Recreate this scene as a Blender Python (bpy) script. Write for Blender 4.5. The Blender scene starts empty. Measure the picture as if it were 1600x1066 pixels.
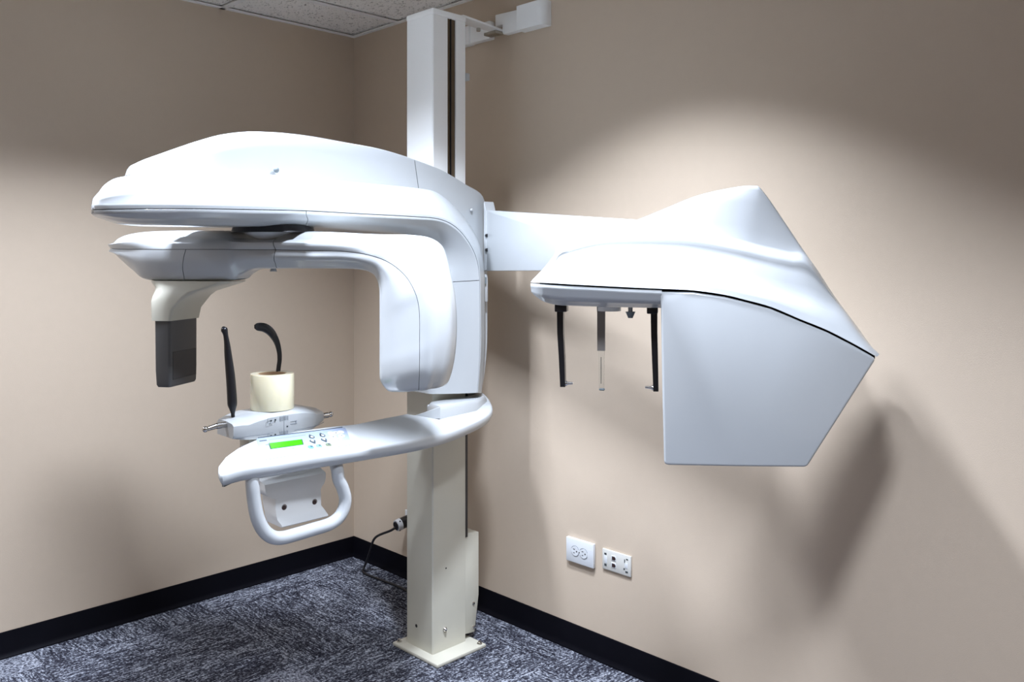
import bpy, bmesh, math, random
from mathutils import Vector, Matrix
random.seed(4)
PI = math.pi
scn = bpy.context.scene
COL = scn.collection

# ------------------------------------------------------------------ camera, world, lights, exposure
cam_d = bpy.data.cameras.new('camera')
cam = bpy.data.objects.new('camera', cam_d); COL.objects.link(cam)
cam.location = (3.353, -2.304, 1.39)
cam.rotation_euler = (PI/2, 0, PI/4)
cam_d.sensor_width = 36.0
cam_d.lens = 36.0*1331/1600
cam_d.shift_y = -0.08
cam_d.clip_start = 0.02
scn.camera = cam

world = bpy.data.worlds.new('world'); scn.world = world
world.use_nodes = True
world.node_tree.nodes['Background'].inputs[0].default_value = (0.75, 0.85, 1.0, 1)
world.node_tree.nodes['Background'].inputs[1].default_value = 0.0

def area(name, loc, sx, sy, power, spread=PI, color=(1, 1, 1), target=None):
    d = bpy.data.lights.new(name, 'AREA'); d.shape = 'RECTANGLE'; d.size = sx; d.size_y = sy
    d.energy = power; d.spread = spread; d.color = color
    o = bpy.data.objects.new(name, d); COL.objects.link(o); o.location = loc
    if target is not None:
        o.rotation_euler = (Vector(target)-Vector(loc)).to_track_quat('-Z', 'Y').to_euler()
    return o
# recessed ceiling lights with deep louvres: one over the machine, one nearer the door
COOL = (0.87, 0.96, 1.14)
area('ceiling_lamp', (1.85, -0.80, 2.415), 0.12, 0.20, 30, math.radians(110), COOL)
area('ceiling_lamp', (1.12, -1.32, 2.415), 0.18, 0.40, 36, math.radians(119), COOL)
area('ceiling_lamp', (2.80, -1.40, 2.415), 0.20, 0.40, 30, math.radians(112), COOL)
area('ceiling_lamp', (0.42, -2.40, 2.415), 0.30, 0.60, 14, math.radians(116), COOL)

scn.view_settings.view_transform = 'Standard'
scn.view_settings.look = 'None'
scn.view_settings.gamma = 1.0
scn.view_settings.use_curve_mapping = False
scn.view_settings.exposure = 0.36
scn.cycles.max_bounces = 10
scn.cycles.diffuse_bounces = 5

# ------------------------------------------------------------------ materials
def mat(name, col, rough=0.5, metal=0.0, coat=0.0, spec=0.5, noise=0.0, nscale=40, bump=0.0, bscale=300,
        trans=0.0, emit=None, estr=0.0, sss=0.0):
    m = bpy.data.materials.new(name); m.use_nodes = True
    nt = m.node_tree; b = nt.nodes['Principled BSDF']
    b.inputs['Base Color'].default_value = (*col, 1)
    b.inputs['Roughness'].default_value = rough
    b.inputs['Metallic'].default_value = metal
    b.inputs['Coat Weight'].default_value = coat
    b.inputs['Coat Roughness'].default_value = 0.06
    b.inputs['Specular IOR Level'].default_value = spec
    b.inputs['Transmission Weight'].default_value = trans
    if sss:
        b.inputs['Subsurface Weight'].default_value = sss
        b.inputs['Subsurface Radius'].default_value = (0.02, 0.015, 0.008)
        b.inputs['Subsurface Scale'].default_value = 0.5
    if emit:
        b.inputs['Emission Color'].default_value = (*emit, 1)
        b.inputs['Emission Strength'].default_value = estr
    tc = nt.nodes.new('ShaderNodeTexCoord')
    if noise:
        n = nt.nodes.new('ShaderNodeTexNoise'); n.inputs['Scale'].default_value = nscale
        n.inputs['Detail'].default_value = 4
        nt.links.new(tc.outputs['Object'], n.inputs['Vector'])
        mx = nt.nodes.new('ShaderNodeMix'); mx.data_type = 'RGBA'; mx.blend_type = 'MIX'
        mx.inputs[6].default_value = (*[max(0, c*(1-noise)) for c in col], 1)
        mx.inputs[7].default_value = (*[min(1, c*(1+noise)) for c in col], 1)
        nt.links.new(n.outputs['Fac'], mx.inputs[0])
        nt.links.new(mx.outputs[2], b.inputs['Base Color'])
    if bump:
        n = nt.nodes.new('ShaderNodeTexNoise'); n.inputs['Scale'].default_value = bscale
        n.inputs['Detail'].default_value = 3
        nt.links.new(tc.outputs['Object'], n.inputs['Vector'])
        bp = nt.nodes.new('ShaderNodeBump'); bp.inputs['Strength'].default_value = bump
        bp.inputs['Distance'].default_value = 0.001
        nt.links.new(n.outputs['Fac'], bp.inputs['Height'])
        nt.links.new(bp.outputs[0], b.inputs['Normal'])
    return m

M = {}
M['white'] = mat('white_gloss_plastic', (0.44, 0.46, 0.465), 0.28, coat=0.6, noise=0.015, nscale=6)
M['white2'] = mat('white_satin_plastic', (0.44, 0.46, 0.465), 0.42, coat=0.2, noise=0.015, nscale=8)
M['cream'] = mat('cream_powder_coat', (0.54, 0.52, 0.43), 0.35, coat=0.3, noise=0.03, nscale=12, bump=0.15, bscale=500)
M['wall'] = mat('taupe_wall_paint', (0.56, 0.46, 0.352), 0.60, noise=0.02, nscale=30, bump=0.35, bscale=420, spec=0.35)
M['base'] = mat('black_rubber_baseboard', (0.003, 0.003, 0.005), 0.55, noise=0.2, nscale=10, spec=0.06)
M['black'] = mat('black_plastic', (0.008, 0.008, 0.010), 0.3, noise=0.1)
M['slit'] = mat('dark_gap', (0.02, 0.02, 0.018), 0.8, noise=0.1)
M['charcoal'] = mat('charcoal_plastic', (0.085, 0.085, 0.085), 0.38, noise=0.04, nscale=20, bump=0.15, bscale=700)
M['charcoal2'] = mat('dark_window_plastic', (0.05, 0.05, 0.052), 0.3, noise=0.08, nscale=20)
M['grey'] = mat('grey_plastic', (0.21, 0.19, 0.17), 0.45, noise=0.05, nscale=30)
M['greyb'] = mat('blue_grey_plastic', (0.16, 0.19, 0.20), 0.4, noise=0.05)
M['chrome'] = mat('polished_steel', (0.62, 0.60, 0.57), 0.16, metal=1.0, noise=0.05)
M['steel'] = mat('brushed_steel', (0.45, 0.42, 0.36), 0.35, metal=1.0, noise=0.1, nscale=60)
M['track'] = mat('bronze_track_metal', (0.16, 0.125, 0.085), 0.3, metal=0.8, noise=0.3, nscale=15)
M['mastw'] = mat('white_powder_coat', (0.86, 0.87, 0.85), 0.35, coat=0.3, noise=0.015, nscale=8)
M['grid'] = mat('white_ceiling_grid', (0.86, 0.86, 0.84), 0.5, noise=0.03)
M['plate'] = mat('white_outlet_plastic', (0.66, 0.68, 0.69), 0.3, coat=0.3, noise=0.02)
M['plate2'] = mat('ivory_outlet_plastic', (0.60, 0.59, 0.54), 0.35, noise=0.03)
M['film'] = mat('milky_film_roll', (0.76, 0.70, 0.50), 0.22, coat=0.5, noise=0.08, nscale=14, sss=0.25)
M['filmtop'] = mat('film_roll_end', (0.86, 0.83, 0.72), 0.4, noise=0.06, nscale=60, sss=0.2)
M['card'] = mat('cardboard_core', (0.42, 0.27, 0.15), 0.8, noise=0.12, nscale=50)
M['panel'] = mat('pale_membrane', (0.22, 0.26, 0.34), 0.3, noise=0.02)
M['ink'] = mat('grey_ink', (0.025, 0.035, 0.04), 0.6, noise=0.05)
M['inkp'] = mat('pale_ink', (0.20, 0.22, 0.24), 0.6, noise=0.05)
M['lcd'] = mat('green_lcd', (0.02, 0.15, 0.003), 0.25, emit=(0.10, 0.95, 0.005), estr=0.30, noise=0.05)
M['lcdframe'] = mat('lcd_bezel', (0.01, 0.05, 0.015), 0.4, noise=0.1)
M['blue'] = mat('blue_key', (0.08, 0.20, 0.32), 0.35, noise=0.05)
M['teal'] = mat('teal_key', (0.12, 0.25, 0.28), 0.35, noise=0.05)
M['olive'] = mat('olive_key', (0.10, 0.12, 0.08), 0.35, noise=0.05)
M['clear'] = mat('clear_acrylic', (0.95, 0.97, 0.97), 0.05, trans=1.0, noise=0.01)
M['wood'] = mat('brown_socket_holes', (0.03, 0.012, 0.01), 0.6, noise=0.1)

def carpet(name, striped):
    m = bpy.data.materials.new(name); m.use_nodes = True
    nt = m.node_tree; N = nt.nodes; L = nt.links; b = N['Principled BSDF']
    b.inputs['Roughness'].default_value = 0.95; b.inputs['Specular IOR Level'].default_value = 0.1
    tc = N.new('ShaderNodeTexCoord'); oi = N.new('ShaderNodeObjectInfo')
    mul = N.new('ShaderNodeVectorMath'); mul.operation = 'MULTIPLY_ADD'
    mul.inputs[1].default_value = (1, 1, 1)
    comb = N.new('ShaderNodeCombineXYZ')
    rm = N.new('ShaderNodeMath'); rm.operation = 'MULTIPLY'; rm.inputs[1].default_value = 37.0
    L.new(oi.outputs['Random'], rm.inputs[0]); L.new(rm.outputs[0], comb.inputs[0]); L.new(rm.outputs[0], comb.inputs[1])
    L.new(tc.outputs['Object'], mul.inputs[0]); L.new(comb.outputs[0], mul.inputs[2])
    def noise(sc, detail, rough=0.6, scale=(1, 1, 1)):
        mp = N.new('ShaderNodeMapping'); mp.inputs['Scale'].default_value = scale
        L.new(mul.outputs[0], mp.inputs[0])
        n = N.new('ShaderNodeTexNoise'); n.inputs['Scale'].default_value = sc
        n.inputs['Detail'].default_value = detail; n.inputs['Roughness'].default_value = rough
        L.new(mp.outputs[0], n.inputs['Vector']); return n.outputs['Fac']
    def math2(op, a, bb):
        n = N.new('ShaderNodeMath'); n.operation = op
        for i, v in enumerate((a, bb)):
            if isinstance(v, (int, float)): n.inputs[i].default_value = v
            else: L.new(v, n.inputs[i])
        return n.outputs[0]
    fine = noise(120, 1, 0.8)
    line = noise(13, 6, 0.85, (1.3, 10, 1))
    patch = noise(5, 2, 0.5, (0.6, 2.2, 1))
    v = math2('ADD', math2('MULTIPLY', fine, 0.8), math2('MULTIPLY', line, 1.6 if not striped else 0.2))
    v = math2('ADD', v, math2('MULTIPLY', patch, 0.35 if not striped else 0.1))
    if striped:
        sx = N.new('ShaderNodeSeparateXYZ'); L.new(tc.outputs['Object'], sx.inputs[0])
        s = math2('SINE', math2('MULTIPLY', sx.outputs[1], 2*PI/0.0085), 0.0)
        v = math2('ADD', v, math2('MULTIPLY', s, 0.14))
        v = math2('ADD', v, 0.86)
    r = N.new('ShaderNodeValToRGB'); cr = r.color_ramp
    L.new(v, r.inputs[0])
    cr.elements[0].position = 0.96-0.04; cr.elements[0].color = (0.010, 0.010, 0.016, 1)
    cr.elements[1].position = 1.0; cr.elements[1].color = (0.045, 0.045, 0.06, 1)
    # values run roughly 0.7..1.4: rescale into the ramp
    sc = math2('MULTIPLY', math2('SUBTRACT', v, 0.865), 1.05)
    L.new(sc, r.inputs[0])
    cr.elements[0].position = 0.34
    cr.elements[1].position = 0.50
    e = cr.elements.new(0.62); e.color = (0.13, 0.14, 0.17, 1)
    e = cr.elements.new(0.74); e.color = (0.40, 0.42, 0.47, 1)
    L.new(r.outputs[0], b.inputs['Base Color'])
    bp = N.new('ShaderNodeBump'); bp.inputs['Strength'].default_value = 0.9; bp.inputs['Distance'].default_value = 0.003
    L.new(v, bp.inputs['Height']); L.new(bp.outputs[0], b.inputs['Normal'])
    return m
M['carpet'] = carpet('mottled_carpet', False)
M['carpets'] = carpet('striped_carpet', True)

def ceiling_tile_mat():
    m = mat('pitted_ceiling_tile', (0.93, 0.91, 0.87), 0.9)
    nt = m.node_tree; N = nt.nodes; L = nt.links; b = N['Principled BSDF']
    tc = N['Texture Coordinate']
    mp = N.new('ShaderNodeMapping'); mp.inputs['Scale'].default_value = (1, 1.6, 1)
    L.new(tc.outputs['Object'], mp.inputs[0])
    n = N.new('ShaderNodeTexNoise'); n.inputs['Scale'].default_value = 75; n.inputs['Detail'].default_value = 5
    n.inputs['Roughness'].default_value = 0.65
    L.new(mp.outputs[0], n.inputs['Vector'])
    r = N.new('ShaderNodeValToRGB'); L.new(n.outputs['Fac'], r.inputs[0])
    r.color_ramp.elements[0].position = 0.33; r.color_ramp.elements[0].color = (0.22, 0.20, 0.18, 1)
    r.color_ramp.elements[1].position = 0.43; r.color_ramp.elements[1].color = (0.93, 0.91, 0.87, 1)
    L.new(r.outputs[0], b.inputs['Base Color'])
    bp = N.new('ShaderNodeBump'); bp.inputs['Strength'].default_value = 0.8; bp.inputs['Distance'].default_value = 0.004
    L.new(r.outputs[0], bp.inputs['Height']); L.new(bp.outputs[0], b.inputs['Normal'])
    return m
M['ctile'] = ceiling_tile_mat()

# ------------------------------------------------------------------ mesh helpers
def link(name, me, m, parent=None, sharp=32):
    me.validate()
    if m is not None: me.materials.append(m)
    for p in me.polygons: p.use_smooth = True
    if sharp is not None: me.set_sharp_from_angle(angle=math.radians(sharp))
    o = bpy.data.objects.new(name, me); COL.objects.link(o)
    if parent is not None: o.parent = parent
    return o
def from_bm(name, bm, m, parent=None, sharp=32):
    bmesh.ops.recalc_face_normals(bm, faces=bm.faces)
    me = bpy.data.meshes.new(name); bm.to_mesh(me); bm.free()
    return link(name, me, m, parent, sharp)
def bm_box(bm, c, s, rot=None, bev=0.0, seg=2):
    mx = Matrix.Translation(c) @ (rot if rot is not None else Matrix.Identity(4)) @ Matrix.Diagonal((*s, 1))
    r = bmesh.ops.create_cube(bm, size=1.0, matrix=mx)
    if bev:
        es = list({e for v in r['verts'] for e in v.link_edges})
        bmesh.ops.bevel(bm, geom=es, offset=bev, segments=seg, profile=0.5, affect='EDGES')
def box(name, c, s, m, parent=None, rot=None, bev=0.0, seg=2):
    bm = bmesh.new(); bm_box(bm, c, s, rot, bev, seg); return from_bm(name, bm, m, parent)
def corners(name, x0, x1, y0, y1, z0, z1, m, parent=None, bev=0.0):
    return box(name, ((x0+x1)/2, (y0+y1)/2, (z0+z1)/2), (x1-x0, y1-y0, z1-z0), m, parent, None, bev)
def bm_cyl(bm, p0, p1, r0, r1=None, n=24):
    p0 = Vector(p0); p1 = Vector(p1); d = p1-p0
    rot = d.to_track_quat('Z', 'Y').to_matrix().to_4x4()
    bmesh.ops.create_cone(bm, cap_ends=True, segments=n, radius1=r0, radius2=r0 if r1 is None else r1, depth=d.length,
                          matrix=Matrix.Translation((p0+p1)/2) @ rot)
def cyl(name, p0, p1, r, m, parent=None, r1=None, n=24):
    bm = bmesh.new(); bm_cyl(bm, p0, p1, r, r1, n); return from_bm(name, bm, m, parent)
def catmull(pts, sub):
    """Smooth curve through tuples of floats."""
    P = [Vector(p) if len(p) in (2, 3, 4) else p for p in pts]
    out = []
    n = len(P)
    for i in range(n-1):
        a = P[max(i-1, 0)]; b = P[i]; c = P[i+1]; d = P[min(i+2, n-1)]
        for k in range(sub):
            t = k/sub
            out.append(0.5*((2*b) + (c-a)*t + (2*a-5*b+4*c-d)*t*t + (3*b-a-3*c+d)*t**3))
    out.append(P[-1].copy())
    return out
def bm_tube(bm, path, rad, n=14, flat=1.0):
    """Sweep a circle (flattened by 'flat' sideways) along points; rad is a number or one per point."""
    path = [Vector(p) for p in path]
    rad = rad if isinstance(rad, (list, tuple)) else [rad]*len(path)
    rings = []; up = None
    for i, p in enumerate(path):
        t = (path[min(i+1, len(path)-1)]-path[max(i-1, 0)]).normalized()
        if up is None:
            up = Vector((0, 0, 1)) if abs(t.z) < 0.9 else Vector((1, 0, 0))
        u = (up-up.dot(t)*t).normalized(); up = u; v = t.cross(u)
        rings.append([bm.verts.new(p+(u*math.cos(2*PI*k/n)*flat+v*math.sin(2*PI*k/n))*rad[i]) for k in range(n)])
    for a, b in zip(rings, rings[1:]):
        for k in range(n):
            bm.faces.new((a[k], a[(k+1) % n], b[(k+1) % n], b[k]))
    bm.faces.new(rings[0][::-1]); bm.faces.new(rings[-1])
def tube(name, path, rad, m, parent=None, n=14, flat=1.0, sub=0):
    if sub:
        q = [(*p, rad[i] if isinstance(rad, (list, tuple)) else rad) for i, p in enumerate(path)]
        q = catmull(q, sub); path = [p[:3] for p in q]; rad = [p[3] for p in q]
    bm = bmesh.new(); bm_tube(bm, path, rad, n, flat); return from_bm(name, bm, m, parent, 50)
def rings_mesh(name, rings, m, parent=None, sharp=32, caps=True):
    """Skin closed rings of equal length, in order."""
    bm = bmesh.new(); R = [[bm.verts.new(p) for p in r] for r in rings]; n = len(R[0])
    for a, b in zip(R, R[1:]):
        for k in range(n):
            bm.faces.new((a[k], a[(k+1) % n], b[(k+1) % n], b[k]))
    if caps:
        bm.faces.new(R[0][::-1]); bm.faces.new(R[-1])
    bmesh.ops.remove_doubles(bm, verts=bm.verts, dist=1e-5)
    return from_bm(name, bm, m, parent, sharp)
def prism(name, poly, to3, d0, d1, m, parent=None, bev=0.0, seg=3):
    """Polygon (2D) extruded between depths d0 and d1; to3(a, b, d) gives the point."""
    bm = bmesh.new()
    A = [bm.verts.new(to3(a, b, d0)) for a, b in poly]; B = [bm.verts.new(to3(a, b, d1)) for a, b in poly]
    n = len(poly)
    f1 = bm.faces.new(A[::-1]); f2 = bm.faces.new(B)
    for k in range(n): bm.faces.new((A[k], A[(k+1) % n], B[(k+1) % n], B[k]))
    bmesh.ops.recalc_face_normals(bm, faces=bm.faces)
    if bev:
        es = [e for e in bm.edges if len(e.link_faces) == 2 and e.calc_face_angle() > 0.4]
        bmesh.ops.bevel(bm, geom=es, offset=bev, segments=seg, profile=0.5, affect='EDGES')
    return from_bm(name, bm, m, parent)

class Frame:
    """A standing frame: s along a horizontal direction, z up, w sideways."""
    def __init__(f, o, deg=None, a=None, flip=1):
        f.o = o; a = a or (math.cos(math.radians(deg)), math.sin(math.radians(deg))); l = math.hypot(*a)
        f.a = (a[0]/l, a[1]/l); f.n = (f.a[1], -f.a[0])
    def __call__(f, s, z, w=0.0):
        return Vector((f.o[0]+s*f.a[0]+w*f.n[0], f.o[1]+s*f.a[1]+w*f.n[1], z))
    def rot(f): return Matrix.Rotation(math.atan2(f.a[1], f.a[0]), 4, 'Z')

def section(keys, rad, bulge, crown=0.0, nb=4, na=3):
    """Symmetric closed section in (s, z, w). keys go top to bottom on the +w side; rad rounds each key,
    bulge swells the edge after each key."""
    K = [Vector(k) for k in keys]
    full = K+[Vector((k.x, k.y, -k.z)) for k in reversed(K)]
    n = len(K); R = list(rad)+list(reversed(rad)); N = 2*n
    B = [bulge[i] for i in range(n-1)]+[0]+[bulge[i] for i in reversed(range(n-1))]+[('crown', crown)]
    pts = []
    for i in range(N):
        p = full[i]; a = full[i-1]; b = full[(i+1) % N]
        la = (a-p).length; lb = (b-p).length
        r = min(R[i], 0.45*la, 0.45*lb)
        pa = p+(a-p)*(r/la if la > 1e-9 else 0); pb = p+(b-p)*(r/lb if lb > 1e-9 else 0)
        for k in range(na+1):
            t = k/na; pts.append(pa*(1-t)**2+p*2*t*(1-t)+pb*t*t)
        q = full[(i+1) % N]; c = full[(i+2) % N]
        lq = (q-p).length; r2 = min(R[(i+1) % N], 0.45*lq, 0.45*(c-q).length)
        qa = q+(p-q)*(r2/lq if lq > 1e-9 else 0)
        bl = B[i]
        for k in range(1, nb):
            t = k/nb; x = pb.lerp(qa, t); g = 4*t*(1-t)
            if isinstance(bl, tuple): x = x+Vector((0, bl[1]*g, 0))
            elif bl:
                e = (q-p).normalized(); W = Vector((0, 0, 1 if i < n else -1)); o = W-W.dot(e)*e
                if o.length > 1e-6: x = x+o.normalized()*bl*g
            pts.append(x)
    return pts
def loft(name, F, stations, rad, bulge, m, parent, sub=4, crown=None, sharp=32, lo=0, hi=None, nudge=0.0):
    """stations: list of key lists [(s, z, w), ...]; smoothed through Catmull-Rom along their order."""
    nk = len(stations[0])
    flat = []
    cols = [catmull([st[k] for st in stations], sub) for k in range(nk)]
    cr = catmull([(c, 0) for c in (crown or [0]*len(stations))], sub)
    T = len(cols[0]); hi = T if hi is None else hi
    rings = []
    for t in range(lo, hi):
        ks = [cols[k][t].copy() for k in range(nk)]
        for k in ks: k.z = max(k.z, 0.001)
        rings.append([F(*p) for p in section(ks, rad, bulge, cr[t][0])])
    if nudge: rings[0] = [p.lerp(q, nudge) for p, q in zip(rings[0], rings[1])]
    return rings_mesh(name, rings, m, parent, sharp)
def tag(o, label=None, cat=None, group=None, kind=None):
    if label: o['label'] = label
    if cat: o['category'] = cat
    if group: o['group'] = group
    if kind: o['kind'] = kind
    return o
def empty(name, loc=(0, 0, 0)):
    o = bpy.data.objects.new(name, None); o.empty_display_size = 0.1; o.location = loc; COL.objects.link(o); return o

# ------------------------------------------------------------------ the room
CEIL = 2.43; X1 = 4.35; Y1 = -3.5
def struct(name, *a, **k): return tag(corners(name, *a, **k), kind='structure')
wl = struct('wall_left', -0.12, 0, Y1-0.12, 0.12, -0.05, CEIL+0.1, M['wall'])
wr = struct('wall_right', 0, X1, 0, 0.12, -0.05, CEIL+0.1, M['wall'])
struct('wall_front', 0, X1, Y1-0.12, Y1, -0.05, CEIL+0.1, M['wall'])
struct('wall_back', X1, X1+0.12, Y1-0.12, 0.12, -0.05, CEIL+0.1, M['wall'])
def baseboard(name, path_a, path_b, inward):
    a = Vector(path_a); b = Vector(path_b); n = Vector(inward)
    prof = [(0.0, 0.0), (0.016, 0.0), (0.0155, 0.004), (0.010, 0.010), (0.006, 0.020), (0.0055, 0.086), (0.004, 0.0895), (0.0, 0.09)]
    rings = [[p+n*u+Vector((0, 0, v)) for u, v in prof] for p in (a, b)]
    return tag(rings_mesh(name, rings, M['base'], None, 30), kind='structure')
baseboard('baseboard_left', (0, 0, 0), (0, Y1, 0), (1, 0, 0))
baseboard('baseboard_right', (0.006, 0, 0), (X1, 0, 0), (0, -1, 0))

floor = struct('floor', 0, X1, Y1, 0, -0.05, -0.012, M['slit'])
TS = 0.61
def tile_mesh(w, h, m, name, t=0.012, bev=0.0015):
    bm = bmesh.new(); bm_box(bm, (0, 0, 0), (w-0.001, h-0.001, t), None, bev, 1)
    bmesh.ops.recalc_face_normals(bm, faces=bm.faces)
    me = bpy.data.meshes.new(name); bm.to_mesh(me); bm.free(); me.materials.append(m); return me
cache = {}
xs = [0.0, 0.16]+[0.16+TS*k for k in range(1, 8)]; xs = [x for x in xs if x < X1]+[X1]
ys = [0.0, -0.155]+[-0.155-TS*k for k in range(1, 7)]; ys = [y for y in ys if y > Y1]+[Y1]
striped = {(0, 3), (2, 2), (5, 4)}
for i in range(len(xs)-1):
    for j in range(len(ys)-1):
        w = xs[i+1]-xs[i]; h = ys[j]-ys[j+1]
        turn = (i+j) % 2 == 1
        st = (i, j) in striped
        if st: turn = True
        key = (round(w, 3), round(h, 3), st, turn)
        if key not in cache:
            cache[key] = tile_mesh(h if turn else w, w if turn else h, M['carpets'] if st else M['carpet'], 'carpet_tile')
        o = bpy.data.objects.new('carpet_tile', cache[key]); COL.objects.link(o); o.parent = floor
        o.location = ((xs[i]+xs[i+1])/2, (ys[j]+ys[j+1])/2, -0.006)
        o.rotation_euler = (0, 0, PI/2 if turn else 0)

ceil = struct('ceiling', 0, X1, Y1, 0, CEIL+0.03, CEIL+0.1, M['grid'])
gx = [0.347+TS*k for k in range(7)]; gy = [-0.655-TS*k for k in range(5)]
bx_ = [0.0]+[g for g in gx if g < X1]+[X1]; by_ = [0.0]+gy+[Y1]
for i in range(len(bx_)-1):
    for j in range(len(by_)-1):
        w = bx_[i+1]-bx_[i]; h = by_[j]-by_[j+1]
        key = ('c', round(w, 3), round(h, 3))
        if key not in cache: cache[key] = tile_mesh(w-0.004, h-0.004, M['ctile'], 'ceiling_tile', 0.016, 0.003)
        o = bpy.data.objects.new('ceiling_tile', cache[key]); COL.objects.link(o); o.parent = ceil
        o.location = ((bx_[i]+bx_[i+1])/2, (by_[j]+by_[j+1])/2, CEIL+0.017)
for g in bx_[1:-1]: corners('grid_bar', g-0.012, g+0.012, Y1, 0, CEIL-0.001, CEIL+0.004, M['grid'], ceil)
for g in by_[1:-1]: corners('grid_bar', 0, X1, g-0.012, g+0.012, CEIL-0.002, CEIL+0.003, M['grid'], ceil)
corners('wall_angle', 0, 0.02, Y1, 0, CEIL-0.002, CEIL+0.003, M['grid'], ceil)
corners('wall_angle', 0, X1, -0.02, 0, CEIL-0.0025, CEIL+0.0025, M['grid'], ceil)

# ------------------------------------------------------------------ tables of the machine's shapes, metres
ARM_TOP = [((-1.4036, 1.6364, 0.02), (-1.4094, 1.6169, 0.022), 0.006), ((-1.3714, 1.6467, 0.042), (-1.3726, 1.6196, 0.045), 0.014),
 ((-1.3242, 1.6619, 0.062), (-1.322, 1.6235, 0.065), 0.02), ((-1.2679, 1.6827, 0.08), (-1.2688, 1.627, 0.082), 0.024),
 ((-1.2076, 1.7058, 0.093), (-1.2081, 1.6295, 0.094), 0.026), ((-1.1342, 1.7309, 0.092), (-1.1264, 1.6318, 0.092), 0.026),
 ((-1.0335, 1.7512, 0.092), (-1.0335, 1.6289, 0.092), 0.024), ((-0.8966, 1.7601, 0.092), (-0.8977, 1.6322, 0.092), 0.018),
 ((-0.7391, 1.7568, 0.092), (-0.7512, 1.6277, 0.092), 0.012), ((-0.6263, 1.7487, 0.092), (-0.6263, 1.6249, 0.092), 0.01),
 ((-0.5013, 1.7283, 0.092), (-0.482, 1.6227, 0.092), 0.008), ((-0.3797, 1.7009, 0.092), (-0.3913, 1.6056, 0.092), 0.006),
 ((-0.2661, 1.6578, 0.092), (-0.3207, 1.555, 0.092), 0.006), ((-0.1815, 1.6187, 0.092), (-0.263, 1.4908, 0.092), 0.004),
 ((-0.1687, 1.5305, 0.092), (-0.2195, 1.4201, 0.092), 0.003), ((-0.1607, 1.4017, 0.092), (-0.2038, 1.3505, 0.092), 0.003),
 ((-0.1591, 1.2258, 0.092), (-0.1974, 1.2342, 0.092), 0.003), ((-0.16, 1.0804, 0.092), (-0.1974, 1.076, 0.092), 0.003),
 ((-0.1719, 0.983, 0.092), (-0.2038, 0.9604, 0.092), 0.003), ((-0.1879, 0.9029, 0.092), (-0.2101, 0.9077, 0.092), 0.003)]
ARM_LOW = [((-1.4947, 1.5381, 0.004), (-1.4999, 1.5326, 0.01), (-1.4999, 1.5091, 0.01), (-1.4915, 1.5063, 0.004)),
 ((-1.4826, 1.5615, 0.02), (-1.4866, 1.5324, 0.045), (-1.4866, 1.5083, 0.045), (-1.4664, 1.4965, 0.02)),
 ((-1.4589, 1.5906, 0.035), (-1.4571, 1.5335, 0.07), (-1.4571, 1.5084, 0.07), (-1.4329, 1.4867, 0.04)),
 ((-1.4218, 1.6124, 0.05), (-1.411, 1.5353, 0.095), (-1.411, 1.5101, 0.095), (-1.3905, 1.4823, 0.06)),
 ((-1.354, 1.6245, 0.075), (-1.3455, 1.5371, 0.12), (-1.3455, 1.5125, 0.12), (-1.3284, 1.4818, 0.08)),
 ((-1.2488, 1.6329, 0.098), (-1.2641, 1.5386, 0.15), (-1.2641, 1.5144, 0.15), (-1.2359, 1.4832, 0.09)),
 ((-1.1181, 1.6377, 0.095), (-1.1531, 1.5414, 0.162), (-1.1531, 1.5164, 0.162), (-1.1207, 1.4843, 0.1)),
 ((-0.9152, 1.6387, 0.095), (-0.9605, 1.5444, 0.162), (-0.9605, 1.5218, 0.162), (-0.9227, 1.4868, 0.1)),
 ((-0.729, 1.635, 0.095), (-0.7755, 1.5426, 0.162), (-0.7755, 1.5208, 0.162), (-0.7324, 1.4817, 0.1)),
 ((-0.4844, 1.631, 0.095), (-0.5622, 1.5408, 0.162), (-0.5622, 1.5199, 0.162), (-0.5402, 1.4734, 0.1)),
 ((-0.3939, 1.6186, 0.095), (-0.4503, 1.5343, 0.162), (-0.4503, 1.5171, 0.162), (-0.4565, 1.4578, 0.095)),
 ((-0.3143, 1.5732, 0.095), (-0.376, 1.5106, 0.162), (-0.3789, 1.493, 0.162), (-0.4258, 1.4341, 0.092)),
 ((-0.2472, 1.5095, 0.095), (-0.317, 1.4634, 0.162), (-0.3259, 1.4499, 0.162), (-0.4098, 1.4121, 0.09)),
 ((-0.2066, 1.4364, 0.095), (-0.2777, 1.4057, 0.162), (-0.2868, 1.3967, 0.162), (-0.4098, 1.3811, 0.09)),
 ((-0.1891, 1.3434, 0.095), (-0.2608, 1.3381, 0.162), (-0.2685, 1.3337, 0.162), (-0.4184, 1.3259, 0.09)),
 ((-0.1859, 1.2269, 0.095), (-0.2578, 1.2298, 0.162), (-0.2654, 1.2301, 0.162), (-0.4298, 1.2226, 0.09)),
 ((-0.1859, 1.0754, 0.095), (-0.2562, 1.0853, 0.162), (-0.2654, 1.0859, 0.162), (-0.4298, 1.0815, 0.09)),
 ((-0.1971, 0.96, 0.095), (-0.2636, 0.9729, 0.16), (-0.2697, 0.9735, 0.16), (-0.4298, 0.978, 0.09)),
 ((-0.2066, 0.9053, 0.095), (-0.267, 0.9189, 0.157), (-0.2731, 0.9196, 0.157), (-0.4298, 0.9251, 0.09))]
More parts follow.
